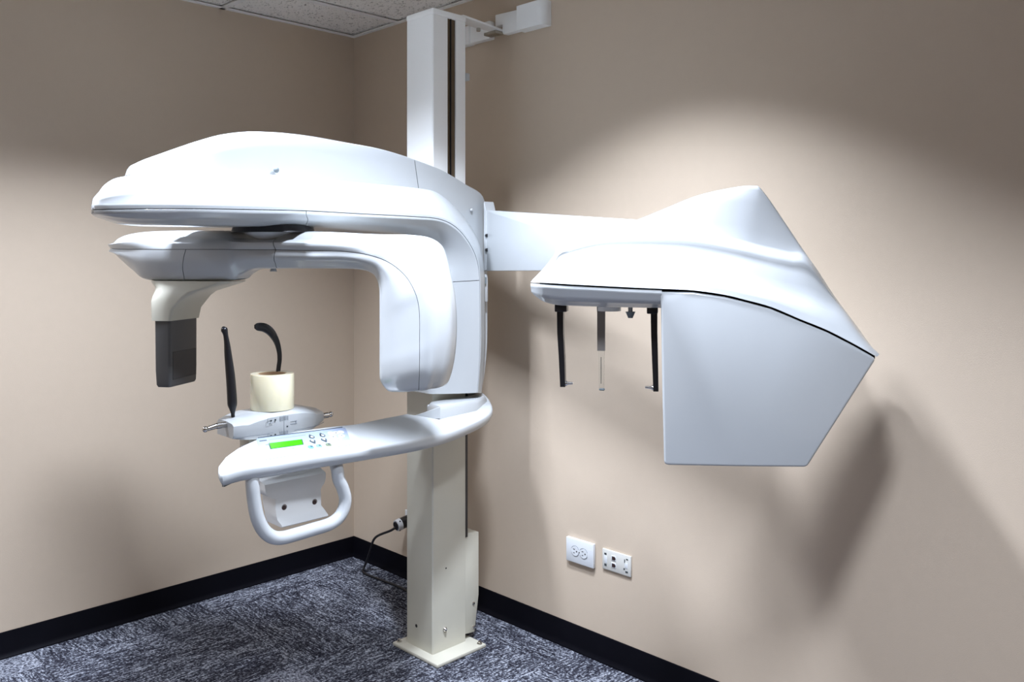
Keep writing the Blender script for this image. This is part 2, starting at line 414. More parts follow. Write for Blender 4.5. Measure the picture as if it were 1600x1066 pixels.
CARM = [((-0.5619, 1.435, 0.003), (-0.5597, 1.4247, 0.012), (-0.5619, 1.4166, 0.003)),
 ((-0.5306, 1.457, 0.02), (-0.511, 1.4222, 0.04), (-0.5214, 1.388, 0.02)),
 ((-0.4819, 1.4716, 0.03), (-0.4495, 1.4207, 0.065), (-0.4669, 1.3538, 0.035)),
 ((-0.4069, 1.4778, 0.04), (-0.3673, 1.4203, 0.09), (-0.4123, 1.3252, 0.045)),
 ((-0.299, 1.4789, 0.045), (-0.254, 1.4199, 0.1), (-0.2924, 1.3231, 0.055)),
 ((-0.2049, 1.4782, 0.045), (-0.1739, 1.4197, 0.095), (-0.1987, 1.3236, 0.055)),
 ((-0.1509, 1.4778, 0.045), (-0.1147, 1.4197, 0.088), (-0.1158, 1.3259, 0.05)),
 ((-0.108, 1.4775, 0.045), (-0.0801, 1.4194, 0.075), (-0.0888, 1.3424, 0.045)),
 ((-0.0591, 1.4772, 0.045), (-0.0367, 1.4191, 0.07), (-0.0506, 1.359, 0.045)),
 ((0.0294, 1.4756, 0.045), (0.0424, 1.4186, 0.07), (0.0294, 1.3611, 0.045)), ((0.133, 1.4739, 0.045), (0.1449, 1.4164, 0.07), (0.133, 1.362, 0.045)),
 ((0.2349, 1.4694, 0.045), (0.2339, 1.4147, 0.075), (0.245, 1.3616, 0.045)),
 ((0.3112, 1.4652, 0.045), (0.2997, 1.4095, 0.08), (0.3013, 1.3581, 0.05)), ((0.3846, 1.4629, 0.045), (0.348, 1.402, 0.088), (0.3351, 1.3489, 0.055)),
 ((0.4441, 1.4615, 0.047), (0.3916, 1.3882, 0.09), (0.3528, 1.3323, 0.06)),
 ((0.4937, 1.4537, 0.05), (0.4301, 1.3672, 0.095), (0.3626, 1.3046, 0.065)), ((0.5283, 1.4324, 0.05), (0.4644, 1.3374, 0.1), (0.3657, 1.2696, 0.07)),
 ((0.5437, 1.3955, 0.05), (0.4889, 1.2996, 0.105), (0.3657, 1.2325, 0.07)), ((0.5552, 1.3496, 0.05), (0.5002, 1.2636, 0.105), (0.3657, 1.1973, 0.07)),
 ((0.5685, 1.2872, 0.05), (0.504, 1.2221, 0.105), (0.3657, 1.1584, 0.07)), ((0.5743, 1.2193, 0.05), (0.504, 1.1643, 0.105), (0.3655, 1.1176, 0.07)),
 ((0.5733, 1.1478, 0.05), (0.504, 1.1101, 0.105), (0.3655, 1.075, 0.07)), ((0.5647, 1.076, 0.05), (0.5014, 1.0607, 0.1), (0.3665, 1.0354, 0.065)),
 ((0.5499, 1.0252, 0.045), (0.4935, 1.0194, 0.08), (0.3844, 1.0066, 0.055)), ((0.5353, 1.0159, 0.035), (0.4821, 1.009, 0.05), (0.3966, 1.001, 0.04))]
CEPH_TOP = [((-0.4254, 1.3389, 0.02), (-0.4219, 1.3392, 0.03), (-0.4209, 1.3385, 0.036), (-0.4176, 1.3412, 0.045), (-0.4268, 1.3298, 0.06)),
 ((-0.3979, 1.3679, 0.02), (-0.3937, 1.3681, 0.035), (-0.3912, 1.3666, 0.05), (-0.3896, 1.3651, 0.07), (-0.3954, 1.3295, 0.105)),
 ((-0.3704, 1.4019, 0.02), (-0.3674, 1.4017, 0.04), (-0.3631, 1.3867, 0.068), (-0.363, 1.3752, 0.09), (-0.3617, 1.3285, 0.12)),
 ((-0.3533, 1.434, 0.02), (-0.3497, 1.4301, 0.045), (-0.3456, 1.4148, 0.073), (-0.325, 1.3761, 0.09), (-0.3179, 1.3266, 0.13)),
 ((-0.2485, 1.4637, 0.02), (-0.251, 1.4596, 0.045), (-0.2482, 1.444, 0.073), (-0.2465, 1.3762, 0.09), (-0.2425, 1.3231, 0.13)),
 ((-0.1621, 1.4897, 0.02), (-0.1688, 1.4648, 0.045), (-0.167, 1.4493, 0.073), (-0.166, 1.3755, 0.09), (-0.1634, 1.3196, 0.13)),
 ((-0.0803, 1.522, 0.02), (-0.0958, 1.4643, 0.045), (-0.095, 1.4489, 0.073), (-0.0945, 1.374, 0.09), (-0.0933, 1.3169, 0.13)),
 ((0.0003, 1.5538, 0.02), (-0.0238, 1.4598, 0.045), (-0.0239, 1.4445, 0.073), (-0.0193, 1.3693, 0.09), (-0.0133, 1.3136, 0.13)),
 ((0.0876, 1.5728, 0.02), (0.0472, 1.4481, 0.045), (0.0463, 1.433, 0.073), (0.0503, 1.3584, 0.09), (0.0624, 1.3033, 0.13)),
 ((0.1394, 1.5768, 0.02), (0.1096, 1.4333, 0.045), (0.1079, 1.4185, 0.073), (0.1068, 1.3492, 0.09), (0.1117, 1.2914, 0.13)),
 ((0.1612, 1.5643, 0.02), (0.1641, 1.4188, 0.04), (0.1616, 1.4042, 0.068), (0.1674, 1.3353, 0.088), (0.1709, 1.2751, 0.13)),
 ((0.2153, 1.4831, 0.02), (0.2213, 1.4059, 0.035), (0.2181, 1.3916, 0.063), (0.2281, 1.3214, 0.08), (0.2367, 1.247, 0.13)),
 ((0.2688, 1.398, 0.02), (0.269, 1.3932, 0.03), (0.2652, 1.379, 0.057999999999999996), (0.2815, 1.3074, 0.07), (0.2974, 1.2221, 0.13)),
 ((0.3339, 1.2963, 0.02), (0.3338, 1.2936, 0.03), (0.333, 1.2864, 0.044), (0.3436, 1.2701, 0.06), (0.3559, 1.1915, 0.13)),
 ((0.3863, 1.2225, 0.02), (0.3859, 1.2201, 0.03), (0.3837, 1.2187, 0.041999999999999996), (0.3861, 1.2117, 0.06), (0.3912, 1.1713, 0.13)),
 ((0.4263, 1.1633, 0.02), (0.4237, 1.1623, 0.04), (0.4213, 1.1612, 0.052000000000000005), (0.4155, 1.1633, 0.08), (0.4102, 1.1601, 0.12))]
CEPH_LOW = [((-0.4272, 1.3264, 0.058), (-0.4268, 1.3164, 0.06), (-0.4236, 1.2955, 0.04)),
 ((-0.3957, 1.3262, 0.103), (-0.3954, 1.3164, 0.105), (-0.393, 1.2796, 0.07)),
 ((-0.362, 1.3244, 0.118), (-0.3617, 1.3155, 0.12), (-0.3579, 1.2714, 0.08)),
 ((-0.3182, 1.3225, 0.128), (-0.3179, 1.313, 0.13), (-0.3207, 1.2696, 0.085)),
 ((-0.2427, 1.319, 0.128), (-0.2425, 1.3103, 0.13), (-0.247, 1.268, 0.085)),
 ((-0.1635, 1.3156, 0.128), (-0.1634, 1.3062, 0.13), (-0.1663, 1.2672, 0.085)),
 ((-0.0871, 1.313, 0.128), (-0.0871, 1.3036, 0.13), (-0.0883, 1.2665, 0.085))]
CEPH_BOX = [(-0.0918, 1.3098), (-0.0133, 1.3096), (0.0625, 1.2986), (0.1119, 1.2867), (0.1711, 1.2704), (0.237, 1.2423), (0.2977, 1.2174), (0.3562, 1.1868),
 (0.3916, 1.1665), (0.4071, 1.1564), (0.4029, 1.1488), (0.2544, 0.8974), (0.2472, 0.8948), (0.0895, 0.8886), (-0.0747, 0.8838), (-0.0817, 0.8889),
 (-0.0863, 1.0836), (-0.0894, 1.2721)]
EAR_L = [(-0.37, 1.2704), (-0.3373, 1.252), (-0.3562, 1.2518), (-0.3545, 1.1938), (-0.3519, 1.1256), (-0.3493, 1.0507), (-0.3425, 1.0594), (-0.3236, 1.0599)]
EAR_R = [(-0.1285, 1.2663), (-0.1005, 1.2499), (-0.1103, 1.2498), (-0.1103, 1.198), (-0.1079, 1.1313), (-0.1054, 1.0463), (-0.112, 1.0544), (-0.1335, 1.0554)]
NAS = [(-0.259, 1.2665), (-0.237, 1.2668), (-0.2573, 1.1481), (-0.2387, 1.1485), (-0.2539, 1.0451), (-0.2404, 1.0455), (-0.2691, 1.263), (-0.1967, 1.2638),
 (-0.2319, 1.2482), (-0.1716, 1.2641), (-0.1716, 1.2356)]
CONS_NEAR = [(1.247, -1.278), (1.2655, -1.2749), (1.2566, -1.2133), (1.2637, -1.1236), (1.2649, -1.0253), (1.2723, -0.9034), (1.2789, -0.7718), (1.2824, -0.6778),
 (1.2796, -0.5866), (1.2695, -0.4981), (1.2504, -0.4086), (1.2182, -0.2968), (1.1788, -0.2257), (1.1111, -0.1769), (1.0545, -0.1559)]
CONS_FAR = [(1.223, -1.2663), (1.1856, -1.2282), (1.1535, -1.1787), (1.1369, -1.1414), (1.1231, -1.1047), (1.1174, -1.041), (1.1136, -0.9544), (1.1193, -0.8468),
 (1.1275, -0.7704), (1.1191, -0.6537), (1.1157, -0.5602), (1.1479, -0.5187), (1.1817, -0.4725)]
PANEL = [(1.1217, -1.1039), (1.14, -0.8166), (1.2426, -0.8588), (1.2399, -1.1486)]
LCD = [(1.1621, -1.0843), (1.1704, -0.9874), (1.1976, -0.9988), (1.192, -1.095)]
KEYS = [(1.1662, -0.9499), (1.1887, -0.961), (1.1673, -0.9143), (1.1913, -0.9245), (1.2193, -0.9859), (1.2213, -0.9599), (1.2234, -0.9299),
 (1.1636, -0.8824), (1.1676, -0.8675), (1.1669, -0.8498), (1.1887, -0.8611), (1.1863, -0.8891), (1.2073, -0.8842), (1.2306, -0.8784)]
LOGO = [(1.1376, -1.1036), (1.1389, -1.0814), (1.1444, -1.1073), (1.1458, -1.0852)]
HANDLE = [(-1.1752, 0.8053), (-1.1752, 0.7811), (-1.1724, 0.7512), (-1.1649, 0.7065), (-1.1554, 0.6767), (-1.1402, 0.649), (-1.1152, 0.6267),
 (-1.0839, 0.6177), (-1.0378, 0.6178), (-0.9862, 0.6197), (-0.9352, 0.6222), (-0.9026, 0.6346), (-0.8849, 0.6571), (-0.8794, 0.6861), (-0.8893, 0.72),
 (-0.9026, 0.7487), (-0.9092, 0.7835)]
PLATE = [(-1.098, 0.7606), (-0.894, 0.751), (-0.8828, 0.7239), (-0.8851, 0.707), (-0.9036, 0.6874), (-0.9029, 0.6335), (-0.8962, 0.6098), (-1.0476, 0.6196),
 (-1.0517, 0.6433), (-1.0537, 0.6927), (-1.074, 0.7041), (-1.0848, 0.7153), (-1.086, 0.732), (-1.026, 0.6713), (-0.9249, 0.6667)]

# ------------------------------------------------------------------ the x-ray machine
mach = tag(empty('dental_xray_machine', (0.99, -0.33, 0)),
           'tall white panoramic dental x-ray machine with curved overhead arm standing in the corner', 'x-ray machine')
mach_off = Vector((0.99, -0.33, 0))
def mp(o):
    """Attach a world-built mesh to the machine."""
    o.parent = mach; o.matrix_parent_inverse = Matrix.Translation(-mach_off); return o
def sp(o, parent):
    """Sub-part: the parent part already sits at the world origin of its mesh."""
    o.parent = parent; return o

CX0, CX1, CY0, CY1 = 0.918, 1.065, -0.406, -0.250
# column: lower tube and upper mast with a recessed track in its right-hand side
def column_ring(z, groove):
    r = 0.004
    p = [(CX0, CY0+r), (CX0+r, CY0), (CX1-r, CY0), (CX1, CY0+r)]
    g = 0.016 if groove else 0.0
    p += [(CX1, -0.338), (CX1-g, -0.338), (CX1-g, -0.298), (CX1, -0.298)]
    p += [(CX1, CY1-r), (CX1-r, CY1), (CX0+r, CY1), (CX0, CY1-r)]
    return [Vector((x, y, z)) for x, y in p]
column = mp(rings_mesh('column', [column_ring(0.012, 0), column_ring(0.05, 0), column_ring(1.2, 0)], M['cream'], None, 30))
tag(column, 'cream column standing on its base plate')
mast = mp(rings_mesh('mast', [column_ring(1.2, 1), column_ring(2.243, 1)], M['mastw'], None, 30))
sp(corners('track', CX1-0.0155, CX1-0.006, -0.3375, -0.2985, 1.2, 2.242, M['track']), mast)
sp(corners('track_rib', CX1-0.0155, CX1-0.002, -0.3215, -0.3175, 1.2, 2.242, M['black']), mast)
cap = mp(box('mast_cap', ((CX0+CX1)/2, (CY0+CY1)/2, 2.254), (0.150, 0.160, 0.024), M['mastw'], None, None, 0.007, 3))
tag(cap, 'cream cap on top of the mast')
plate = mp(box('base_plate', (1.008, -0.328, 0.007), (0.250, 0.228, 0.013), M['cream'], None, None, 0.004, 2))
for bx2, by2 in ((1.117, -0.232), (1.117, -0.424), (0.9, -0.424), (0.9, -0.232)):
    if (bx2, by2) == (1.117, -0.424): continue
    bm = bmesh.new(); bm_cyl(bm, (bx2, by2, 0.0135), (bx2, by2, 0.0165), 0.0095, n=20); bm_cyl(bm, (bx2, by2, 0.0165), (bx2, by2, 0.023), 0.006, n=6)
    sp(from_bm('bolt', bm, M['chrome']), plate)
def screw(x, y, z, r, parent, ax=(1, 0, 0), h=0.004, m='chrome'):
    a = Vector(ax); p = Vector((x, y, z))
    bm = bmesh.new(); bm_cyl(bm, p, p+a*h*0.5, r, n=16); bm_cyl(bm, p+a*h*0.5, p+a*h, r, r*0.55, 16)
    return sp(from_bm('screw', bm, M[m]), parent)
screw(CX1, -0.352, 0.088, 0.008, column, h=0.009)
screw(CX1, -0.345, 0.30, 0.003, column, m='slit', h=0.001)
screw(0.975, CY0, 0.088, 0.006, column, ax=(0, -1, 0), h=0.001, m='slit')
# cable cover at the back of the column foot
rear = mp(prism('cable_cover', [(-0.250, 0.398), (-0.180, 0.390), (-0.180, 0.16), (-0.200, 0.028), (-0.250, 0.034)],
                lambda a, b, d: Vector((d, a, b)), 0.93, 1.057, M['cream'], None, 0.003, 2))
screw(1.057, -0.207, 0.135, 0.006, rear); screw(1.057, -0.207, 0.048, 0.006, rear)
blk = mp(corners('cable_channel', 0.95, 1.06, -0.250, -0.238, 0.385, 1.2, M['black']))
# wall bracket
br = mp(prism('wall_bracket', [(1.030, 2.248), (1.024, 2.256), (1.024, 2.286), (0.985, 2.286), (0.985, 2.332), (1.14, 2.326), (1.14, 2.249)],
              lambda a, b, d: Vector((a, d, b)), 0.0, -0.028, M['mastw'], None, 0.003, 2))
def endcap(x0, x1, z0, z1, d, rr, name='bracket_cover'):
    pts = [(x0, 0), (x0, -d), (x1-rr, -d)]+[(x1-rr+rr*math.sin(t), -d+rr-rr*math.cos(t)) for t in (0.3, 0.6, 0.9, 1.2, PI/2)]+[(x1, 0)]
    return sp(rings_mesh(name, [[Vector((x, y, z)) for x, y in pts] for z in (z0, z1)], M['mastw'], None, 28), br)
endcap(1.118, 1.252, 2.243, 2.334, 0.045, 0.035)
corners_l = sp(corners('bracket_cover', 0.815, 0.955, -0.030, 0, 2.246, 2.316, M['mastw'], None, 0.004), br)
sp(corners('bracket_cover', 0.70, 0.845, -0.040, 0, 2.242, 2.318, M['mastw'], None, 0.008), br)
arm = mp(prism('bracket_strap', [(1.062, -0.252), (1.062, -0.262), (0.985, -0.262), (0.985, -0.03), (1.022, -0.020), (1.026, -0.035)],
               lambda a, b, d: Vector((a, b, d)), 2.262, 2.270, M['mastw'], None, 0.001, 1))
sp(cyl('bolt', (0.99, -0.12, 2.262), (0.99, -0.12, 2.250), 0.008, M['chrome'], None, None, 6), arm)
sp(corners('strap_clamp', 0.955, 1.02, -0.06, -0.02, 2.250, 2.262, M['steel'], None, 0.002), arm)
clip = mp(corners('cable_clip', 1.045, 1.066, -0.250, -0.232, 2.035, 2.062, M['white2'], None, 0.003))

# overhead arm, swept from its nose to the foot of its leg
FA = Frame((0.99, 0.0), a=(0, 1))
SUB = 5
st = [[t, c] for t, c, cr in ARM_TOP]; crw = [cr for t, c, cr in ARM_TOP]
split = 10*SUB
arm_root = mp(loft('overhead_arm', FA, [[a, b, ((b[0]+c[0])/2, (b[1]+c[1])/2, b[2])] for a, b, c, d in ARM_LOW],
                   (0.006, 0.004, 0.0005), (0.012, 0.0, 0.0), M['white'], None, SUB))
def shift_toward(p, q, d):
    v = Vector(q)-Vector(p); l = v.length
    return tuple(Vector(p)+v*(min(d, l*0.9)/l)) if l > 1e-6 else tuple(p)
low = []
for a, b, c, d in ARM_LOW:
    mid = ((b[0]+c[0])/2, (b[1]+c[1])/2, b[2])
    low.append([shift_toward(mid, c, 0.0022), c, d])
sp(loft('front_underside', FA, low, (0.0005, 0.006, 0.022), (0.0, 0.006, 0.0), M['white'], None, SUB, None, 32, 0, 36), arm_root)
sp(loft('lower_shell', FA, low, (0.0005, 0.006, 0.022), (0.0, 0.006, 0.0), M['white'], None, SUB, None, 32, 35, 72, 0.05), arm_root)
sp(loft('leg_cover', FA, low, (0.0005, 0.006, 0.022), (0.0, 0.006, 0.0), M['white'], None, SUB, None, 32, 71, None, 0.11), arm_root)
sp(loft('trim_gap', FA, [[(a[0], a[1], max(a[2]-0.012, 0.001)), (b[0], b[1], max(b[2]-0.012, 0.001))] for a, b in
        [(((x[1][0]+x[2][0])/2+0.0, (x[1][1]+x[2][1])/2+0.004, x[1][2]), shift_toward(((x[1][0]+x[2][0])/2, (x[1][1]+x[2][1])/2, x[1][2]), x[2], 0.008)) for x in ARM_LOW]],
        (0, 0), (0,), M['slit'], None, SUB), arm_root)
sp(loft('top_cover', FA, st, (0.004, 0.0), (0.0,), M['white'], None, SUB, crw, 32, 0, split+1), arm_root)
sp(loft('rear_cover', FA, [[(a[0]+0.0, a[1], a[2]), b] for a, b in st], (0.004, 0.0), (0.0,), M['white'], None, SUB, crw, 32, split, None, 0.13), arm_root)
# seams on the leg and small fixings
screw(1.088, -0.245, 1.566, 0.006, arm_root, h=0.006, m='white2')
screw(1.094, -1.025, 1.652, 0.009, arm_root, h=0.004, m='greyb')

# hub between overhead arm and rotating arm
HUB = (0.99, -0.975)
hub = mp(cyl('hub_disc', (HUB[0], HUB[1], 1.470), (HUB[0], HUB[1], 1.4905), 0.125, M['black'], None, 0.118, 48))
sp(cyl('hub_flange', (HUB[0], HUB[1], 1.448), (HUB[0], HUB[1], 1.4805), 0.06, M['white'], None, 0.10, 48), hub)

# rotating arm
FC = Frame(HUB, 33.0)
ra = mp(loft('rotating_arm', FC, [[t, c] for t, c, i in CARM], (0.03, 0.0), (0.014,), M['white'], None, SUB, None, 32, 0, 46))
sp(loft('source_cover', FC, [[t, c] for t, c, i in CARM], (0.03, 0.0), (0.014,), M['white'], None, SUB, None, 32, 45, None, 0.13), ra)
def inner(t, c, i): return [shift_toward(c, i, 0.0018), i]
for nm, lo_, hi_, nd in (('sensor_cover', 0, 22, 0), ('inner_shell', 21, 46, 0.15), ('inner_shell', 45, None, 0.13)):
    sp(loft(nm, FC, [inner(*x) for x in CARM], (0.0, 0.018), (0.010,), M['white'], None, SUB, None, 32, lo_, hi_, nd), ra)
sp(loft('trim_gap', FC, [[shift_toward(c, t, 0.006)[:2]+(max(c[2]-0.010, 0.001),), shift_toward(c, i, 0.008)[:2]+(max(c[2]-0.010, 0.001),)] for t, c, i in CARM],
        (0, 0), (0,), M['slit'], None, SUB), ra)
sp(cyl('arm_knob', (HUB[0], HUB[1], 1.352), (HUB[0], HUB[1], 1.366), 0.011, M['white2'], None, 0.006, 20), ra)
# slot and screw in the inner face of the source housing
so = FC(0.372, 1.235, 0.035); sp(box('beam_slot', so, (0.004, 0.010, 0.035), M['slit'], None, FC.rot()), ra)
sp(box('beam_window', FC(0.370, 1.17, 0.035), (0.004, 0.008, 0.09), M['grey'], None, FC.rot()), ra)
bm = bmesh.new(); q = FC(0.385, 1.118, 0.066); bm_cyl(bm, q, q+Vector((0.545, -0.839, 0))*0.006, 0.008, 0.005, 16)
sp(from_bm('screw', bm, M['white2']), ra)

# sensor: flared neck and dark snout
def rrect(F, s0, s1, w, z, r, n=5, dz=0.0):
    pts = []
    for cs, cw, a0 in ((s1-r, w-r, 0), (s0+r, w-r, PI/2), (s0+r, -w+r, PI), (s1-r, -w+r, 1.5*PI)):
        for k in range(n+1):
            a = a0+PI/2*k/n; pts.append(F(cs+r*math.cos(a), z+dz*(cs+r*math.cos(a)), cw+r*math.sin(a)))
    return pts
neck = mp(rings_mesh('sensor_neck', [rrect(FC, -0.402, -0.105, 0.060, 1.3225, 0.045),
    rrect(FC, -0.396, -0.125, 0.062, 1.315, 0.045), rrect(FC, -0.380, -0.170, 0.066, 1.303, 0.040), rrect(FC, -0.373, -0.222, 0.072, 1.290, 0.030),
    rrect(FC, -0.3705, -0.252, 0.077, 1.275, 0.016), rrect(FC, -0.370, -0.268, 0.080, 1.262, 0.010), rrect(FC, -0.369, -0.292, 0.081, 1.235, 0.010),
    rrect(FC, -0.368, -0.300, 0.081, 1.201, 0.010)], M['cream'], None, 40))
tag(neck, 'shaded cream neck flaring into the arm')
snout = mp(rings_mesh('sensor_head', [rrect(FC, -0.3595, -0.305, 0.074, 1.205, 0.008), rrect(FC, -0.3575, -0.305, 0.074, 1.05, 0.008),
    rrect(FC, -0.355, -0.306, 0.073, 1.004, 0.008), rrect(FC, -0.352, -0.309, 0.070, 0.997, 0.008)], M['charcoal'], None, 40))
tag(snout, 'charcoal grey sensor block')
sp(box('sensor_window', FC(-0.3045, 1.062, -0.003), (0.002, 0.125, 0.085), M['charcoal2'], None, FC.rot(), 0.0008, 1), snout)

# ceph support arm
FS = Frame((1.116, -0.187), a=(0.9, -0.165))
plate_p = [(0.0, 1.347), (0.0, 1.563), (0.012, 1.566), (0.93, 1.490), (0.93, 1.360)]
ceph_arm = mp(prism('ceph_arm', plate_p, lambda a, b, d: FS(a, b, d), -0.025, 0.012, M['white'], None, 0.003, 2))
tag(ceph_arm, 'flat white side arm reaching along the wall')
fl = sp(prism('mounting_flange', [(-0.012, 1.60), (0.004, 1.562), (0.004, 1.350), (-0.012, 1.346)], lambda a, b, d: FS(a, b, d), -0.03, 0.014, M['white2'], None, 0.002, 1), ceph_arm)
for zz in (1.475, 1.423):
    p = FS(0.004, zz, 0.012); sp(cyl('screw', p, p+Vector((0.008, -0.003, 0)), 0.006, M['black'], None, None, 12), ceph_arm)
hg = mp(box('hinge', (1.104, -0.190, 1.285), (0.012, 0.014, 0.10), M['white2'], None, None, 0.004, 2))
sp(cyl('hinge_pin', (1.110, -0.199, 1.30), (1.110, -0.199, 1.325), 0.006, M['greyb'], None, None, 12), hg)

# ceph head
FH = Frame((2.136, -0.41), a=(0.8343, 0.5515))
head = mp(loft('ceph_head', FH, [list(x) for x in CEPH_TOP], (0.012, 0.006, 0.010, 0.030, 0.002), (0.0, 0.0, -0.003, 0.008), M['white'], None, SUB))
tag(head, 'white swept hood of the side unit')
sp(loft('lower_shell', FH, [list(x) for x in CEPH_LOW], (0.0, 0.008, 0.012), (0.0, 0.008), M['white'], None, SUB), head)
sp(prism('cassette_box', CEPH_BOX, lambda a, b, d: FH(a, b, d), 0.128, -0.10, M['white'], None, 0.006, 3), head)
gap = [(x[4][0], x[4][1]) for x in CEPH_TOP]
gp = [(a, b+0.003) for a, b in gap]+[(a, b-0.007) for a, b in reversed(gap)]
sp(prism('trim_gap', gp[1:-1], lambda a, b, d: FH(a, b, d), 0.10, -0.095, M['slit']), head)

# head positioner hanging from the ceph head
def bar(name, pts, w, t, m, parent):
    """Flat bar in the ceph plane: pts are (s, z, halfwidth)."""
    rings = []
    for s, z, h in pts:
        rings.append([FH(s-h, z, t), FH(s+h, z, t), FH(s+h, z, -t), FH(s-h, z, -t)])
    o = rings_mesh(name, rings, m, None, 30)
    return sp(o, parent) if parent else mp(o)
FR = 1.268
pos = mp(cyl('positioner_turntable', FH((NAS[6][0]+NAS[7][0])/2+0.004, 1.253, -0.01), FH((NAS[6][0]+NAS[7][0])/2+0.004, 1.285, -0.01), 0.032, M['mastw'], None, None, 32))
for side, T8 in (('l', EAR_L), ('r', EAR_R)):
    (ax0, az0), (ax1, az1), (bx0, bz0), p3, p4, p5, r0, r1 = T8
    o = bar('ear_arm', [(bx0, az1+0.004, 0.0085), (bx0+0.0005, p3[1], 0.008), (p4[0], p4[1], 0.0075), (p5[0], p5[1], 0.0065)], 0, 0.012, M['black'], None)
    sp(box('arm_block', FH((ax0+ax1)/2, (az0+az1)/2+0.002), (abs(ax1-ax0), 0.04, abs(az0-az1)+0.008), M['black'], None, FH.rot(), 0.003, 2), o)
    d = 1 if r1[0] > r0[0] else -1
    bm = bmesh.new(); bm_cyl(bm, FH(p5[0], r0[1]), FH(r0[0]+d*0.004, r0[1]), 0.007, n=16)
    bm_cyl(bm, FH(r0[0]+d*0.004, r0[1]), FH(r1[0], r1[1]), 0.0045, 0.003, 16)
    sp(from_bm('ear_rod', bm, M['chrome']), o)
(n0, n1, n2, n3, n4, n5, n6, n7, n8, n9, n10) = NAS
nas = bar('nasion_support', [((n0[0]+n1[0])/2, 1.275, 0.0105), ((n2[0]+n3[0])/2, n2[1], 0.010)], 0, 0.006, M['grey'], None)
nas.location = (0, 0, 0)
cl = bar('clear_rod', [((n4[0]+n5[0])/2, n2[1]+0.002, 0.0075), ((n4[0]+n5[0])/2, n4[1], 0.0065)], 0, 0.004, M['clear'], nas)
sp(box('rod_tip', FH((n4[0]+n5[0])/2+0.001, n4[1]+0.001), (0.015, 0.01, 0.006), M['greyb'], None, FH.rot(), 0.002, 1), nas)
sp(box('rod_scale', FH((n4[0]+n5[0])/2-0.001, (n2[1]+n4[1])/2, 0.0048), (0.0015, 0.0008, 0.07), M['ink'], None, FH.rot()), nas)
kn = mp(cyl('positioner_knob', FH(n9[0], 1.252), FH(n9[0], n10[1]), 0.013, M['greyb'], None, 0.006, 20))
sp(cyl('knob_stem', FH(n9[0], 1.25), FH(n9[0], 1.275), 0.006, M['white2'], None, None, 16), kn)

# ------------------------------------------------------------------ console
TOPZ = lambda x: 0.90-0.3*(x-1.05)
near = [Vector(p) for p in catmull(CONS_NEAR, 3)]; far = CONS_FAR
out = [(p.x, p.y) for p in near]
path = out+[(1.04, -0.16), (1.04, -0.23), (1.076, -0.24), (1.076, -0.44)]+[tuple(p) for p in reversed(far)]
path = [p for i, p in enumerate(path) if i == 0 or math.hypot(p[0]-path[i-1][0], p[1]-path[i-1][1]) > 0.003]
def offset_poly(P, d):
    n = len(P); A = sum(P[i][0]*P[(i+1) % n][1]-P[(i+1) % n][0]*P[i][1] for i in range(n)); sg = 1 if A > 0 else -1
    R = []
    for i in range(n):
        a = Vector(P[i-1]); p = Vector(P[i]); b = Vector(P[(i+1) % n])
        e1 = (p-a).normalized(); e2 = (b-p).normalized()
        n1 = Vector((-e1.y, e1.x))*sg; n2 = Vector((-e2.y, e2.x))*sg; m = (n1+n2)
        m = m.normalized() if m.length > 1e-6 else n1
        k = d/max(0.45, m.dot(n1)); R.append((p.x+m.x*k, p.y+m.y*k))
    return R
def cring(ins, dz):
    return [Vector((x, y, TOPZ(x)+dz)) for x, y in offset_poly(path, ins)]
console = mp(rings_mesh('console_shelf', [cring(0.010, 0.0), cring(0.006, 0.0), cring(0.002, -0.0025), cring(0.0, -0.007), cring(0.0, -0.020),
    cring(0.003, -0.026), cring(0.009, -0.038), cring(0.014, -0.042)], M['white'], None, 40))
tag(console, 'white curved console shelf sloping towards the room')
# raised saddle where the shelf wraps the column
sad = [(1.188, -0.478), (1.175, -0.30), (1.125, -0.20), (1.055, -0.168), (1.072, -0.25), (1.074, -0.43), (1.10, -0.46)]
def sring(P, z): return [Vector((x, y, z if z is not None else TOPZ(x)-0.01)) for x, y in P]
sp(rings_mesh('saddle', [sring(sad, None), [Vector((x, y, max(0.886, TOPZ(x)-0.002))) for x, y in offset_poly(sad, 0.003)], sring(offset_poly(sad, 0.010), 0.899), sring(offset_poly(sad, 0.016), 0.900)], M['white'], None, 50), console)
sp(prism('saddle_rib', [(0, 0), (1, 0), (1, 1)], lambda a, b, d: Vector((1.112+0.076*a+d*0.5, -0.56+0.082*a, (0.874+b*0.026) if b else 0.862)), 0.0, 0.006, M['white']), console)

# control panel on the shelf: local frame on the tilted top
pA, pB, pC, pD = [Vector((x, y, TOPZ(x))) for x, y in PANEL]
U = (pB-pA); ulen = U.length; U.normalize()
NZ = Vector((0.3, 0, 1)).normalized(); V = NZ.cross(U); V = -V if V.dot(pD-pA) < 0 else V
def onp(x, y, h=0.0):
    p = Vector((x, y, TOPZ(x))); return p+NZ*h
def quad_plate(name, P, h0, h1, m, parent, r=0.006):
    # rounded quadrilateral plate
    pts = []
    P = [Vector(p) for p in P]
    for i in range(4):
        a = P[i-1]; p = P[i]; b = P[(i+1) % 4]
        p0 = p+(a-p).normalized()*r; p1 = p+(b-p).normalized()*r
        for k in range(5):
            t = k/4; pts.append(p0*(1-t)**2+p*2*t*(1-t)+p1*t*t)
    rings = [[q+NZ*h for q in pts] for h in (h0, h1)]
    o = rings_mesh(name, rings, m, None, 30)
    return sp(o, parent) if parent else mp(o)
PQ = [onp(*p) for p in PANEL]
panel = quad_plate('control_panel', PQ, -0.004, 0.0012, M['panel'], None, 0.012)
tag(panel, 'pale grey-blue membrane control panel with green display')
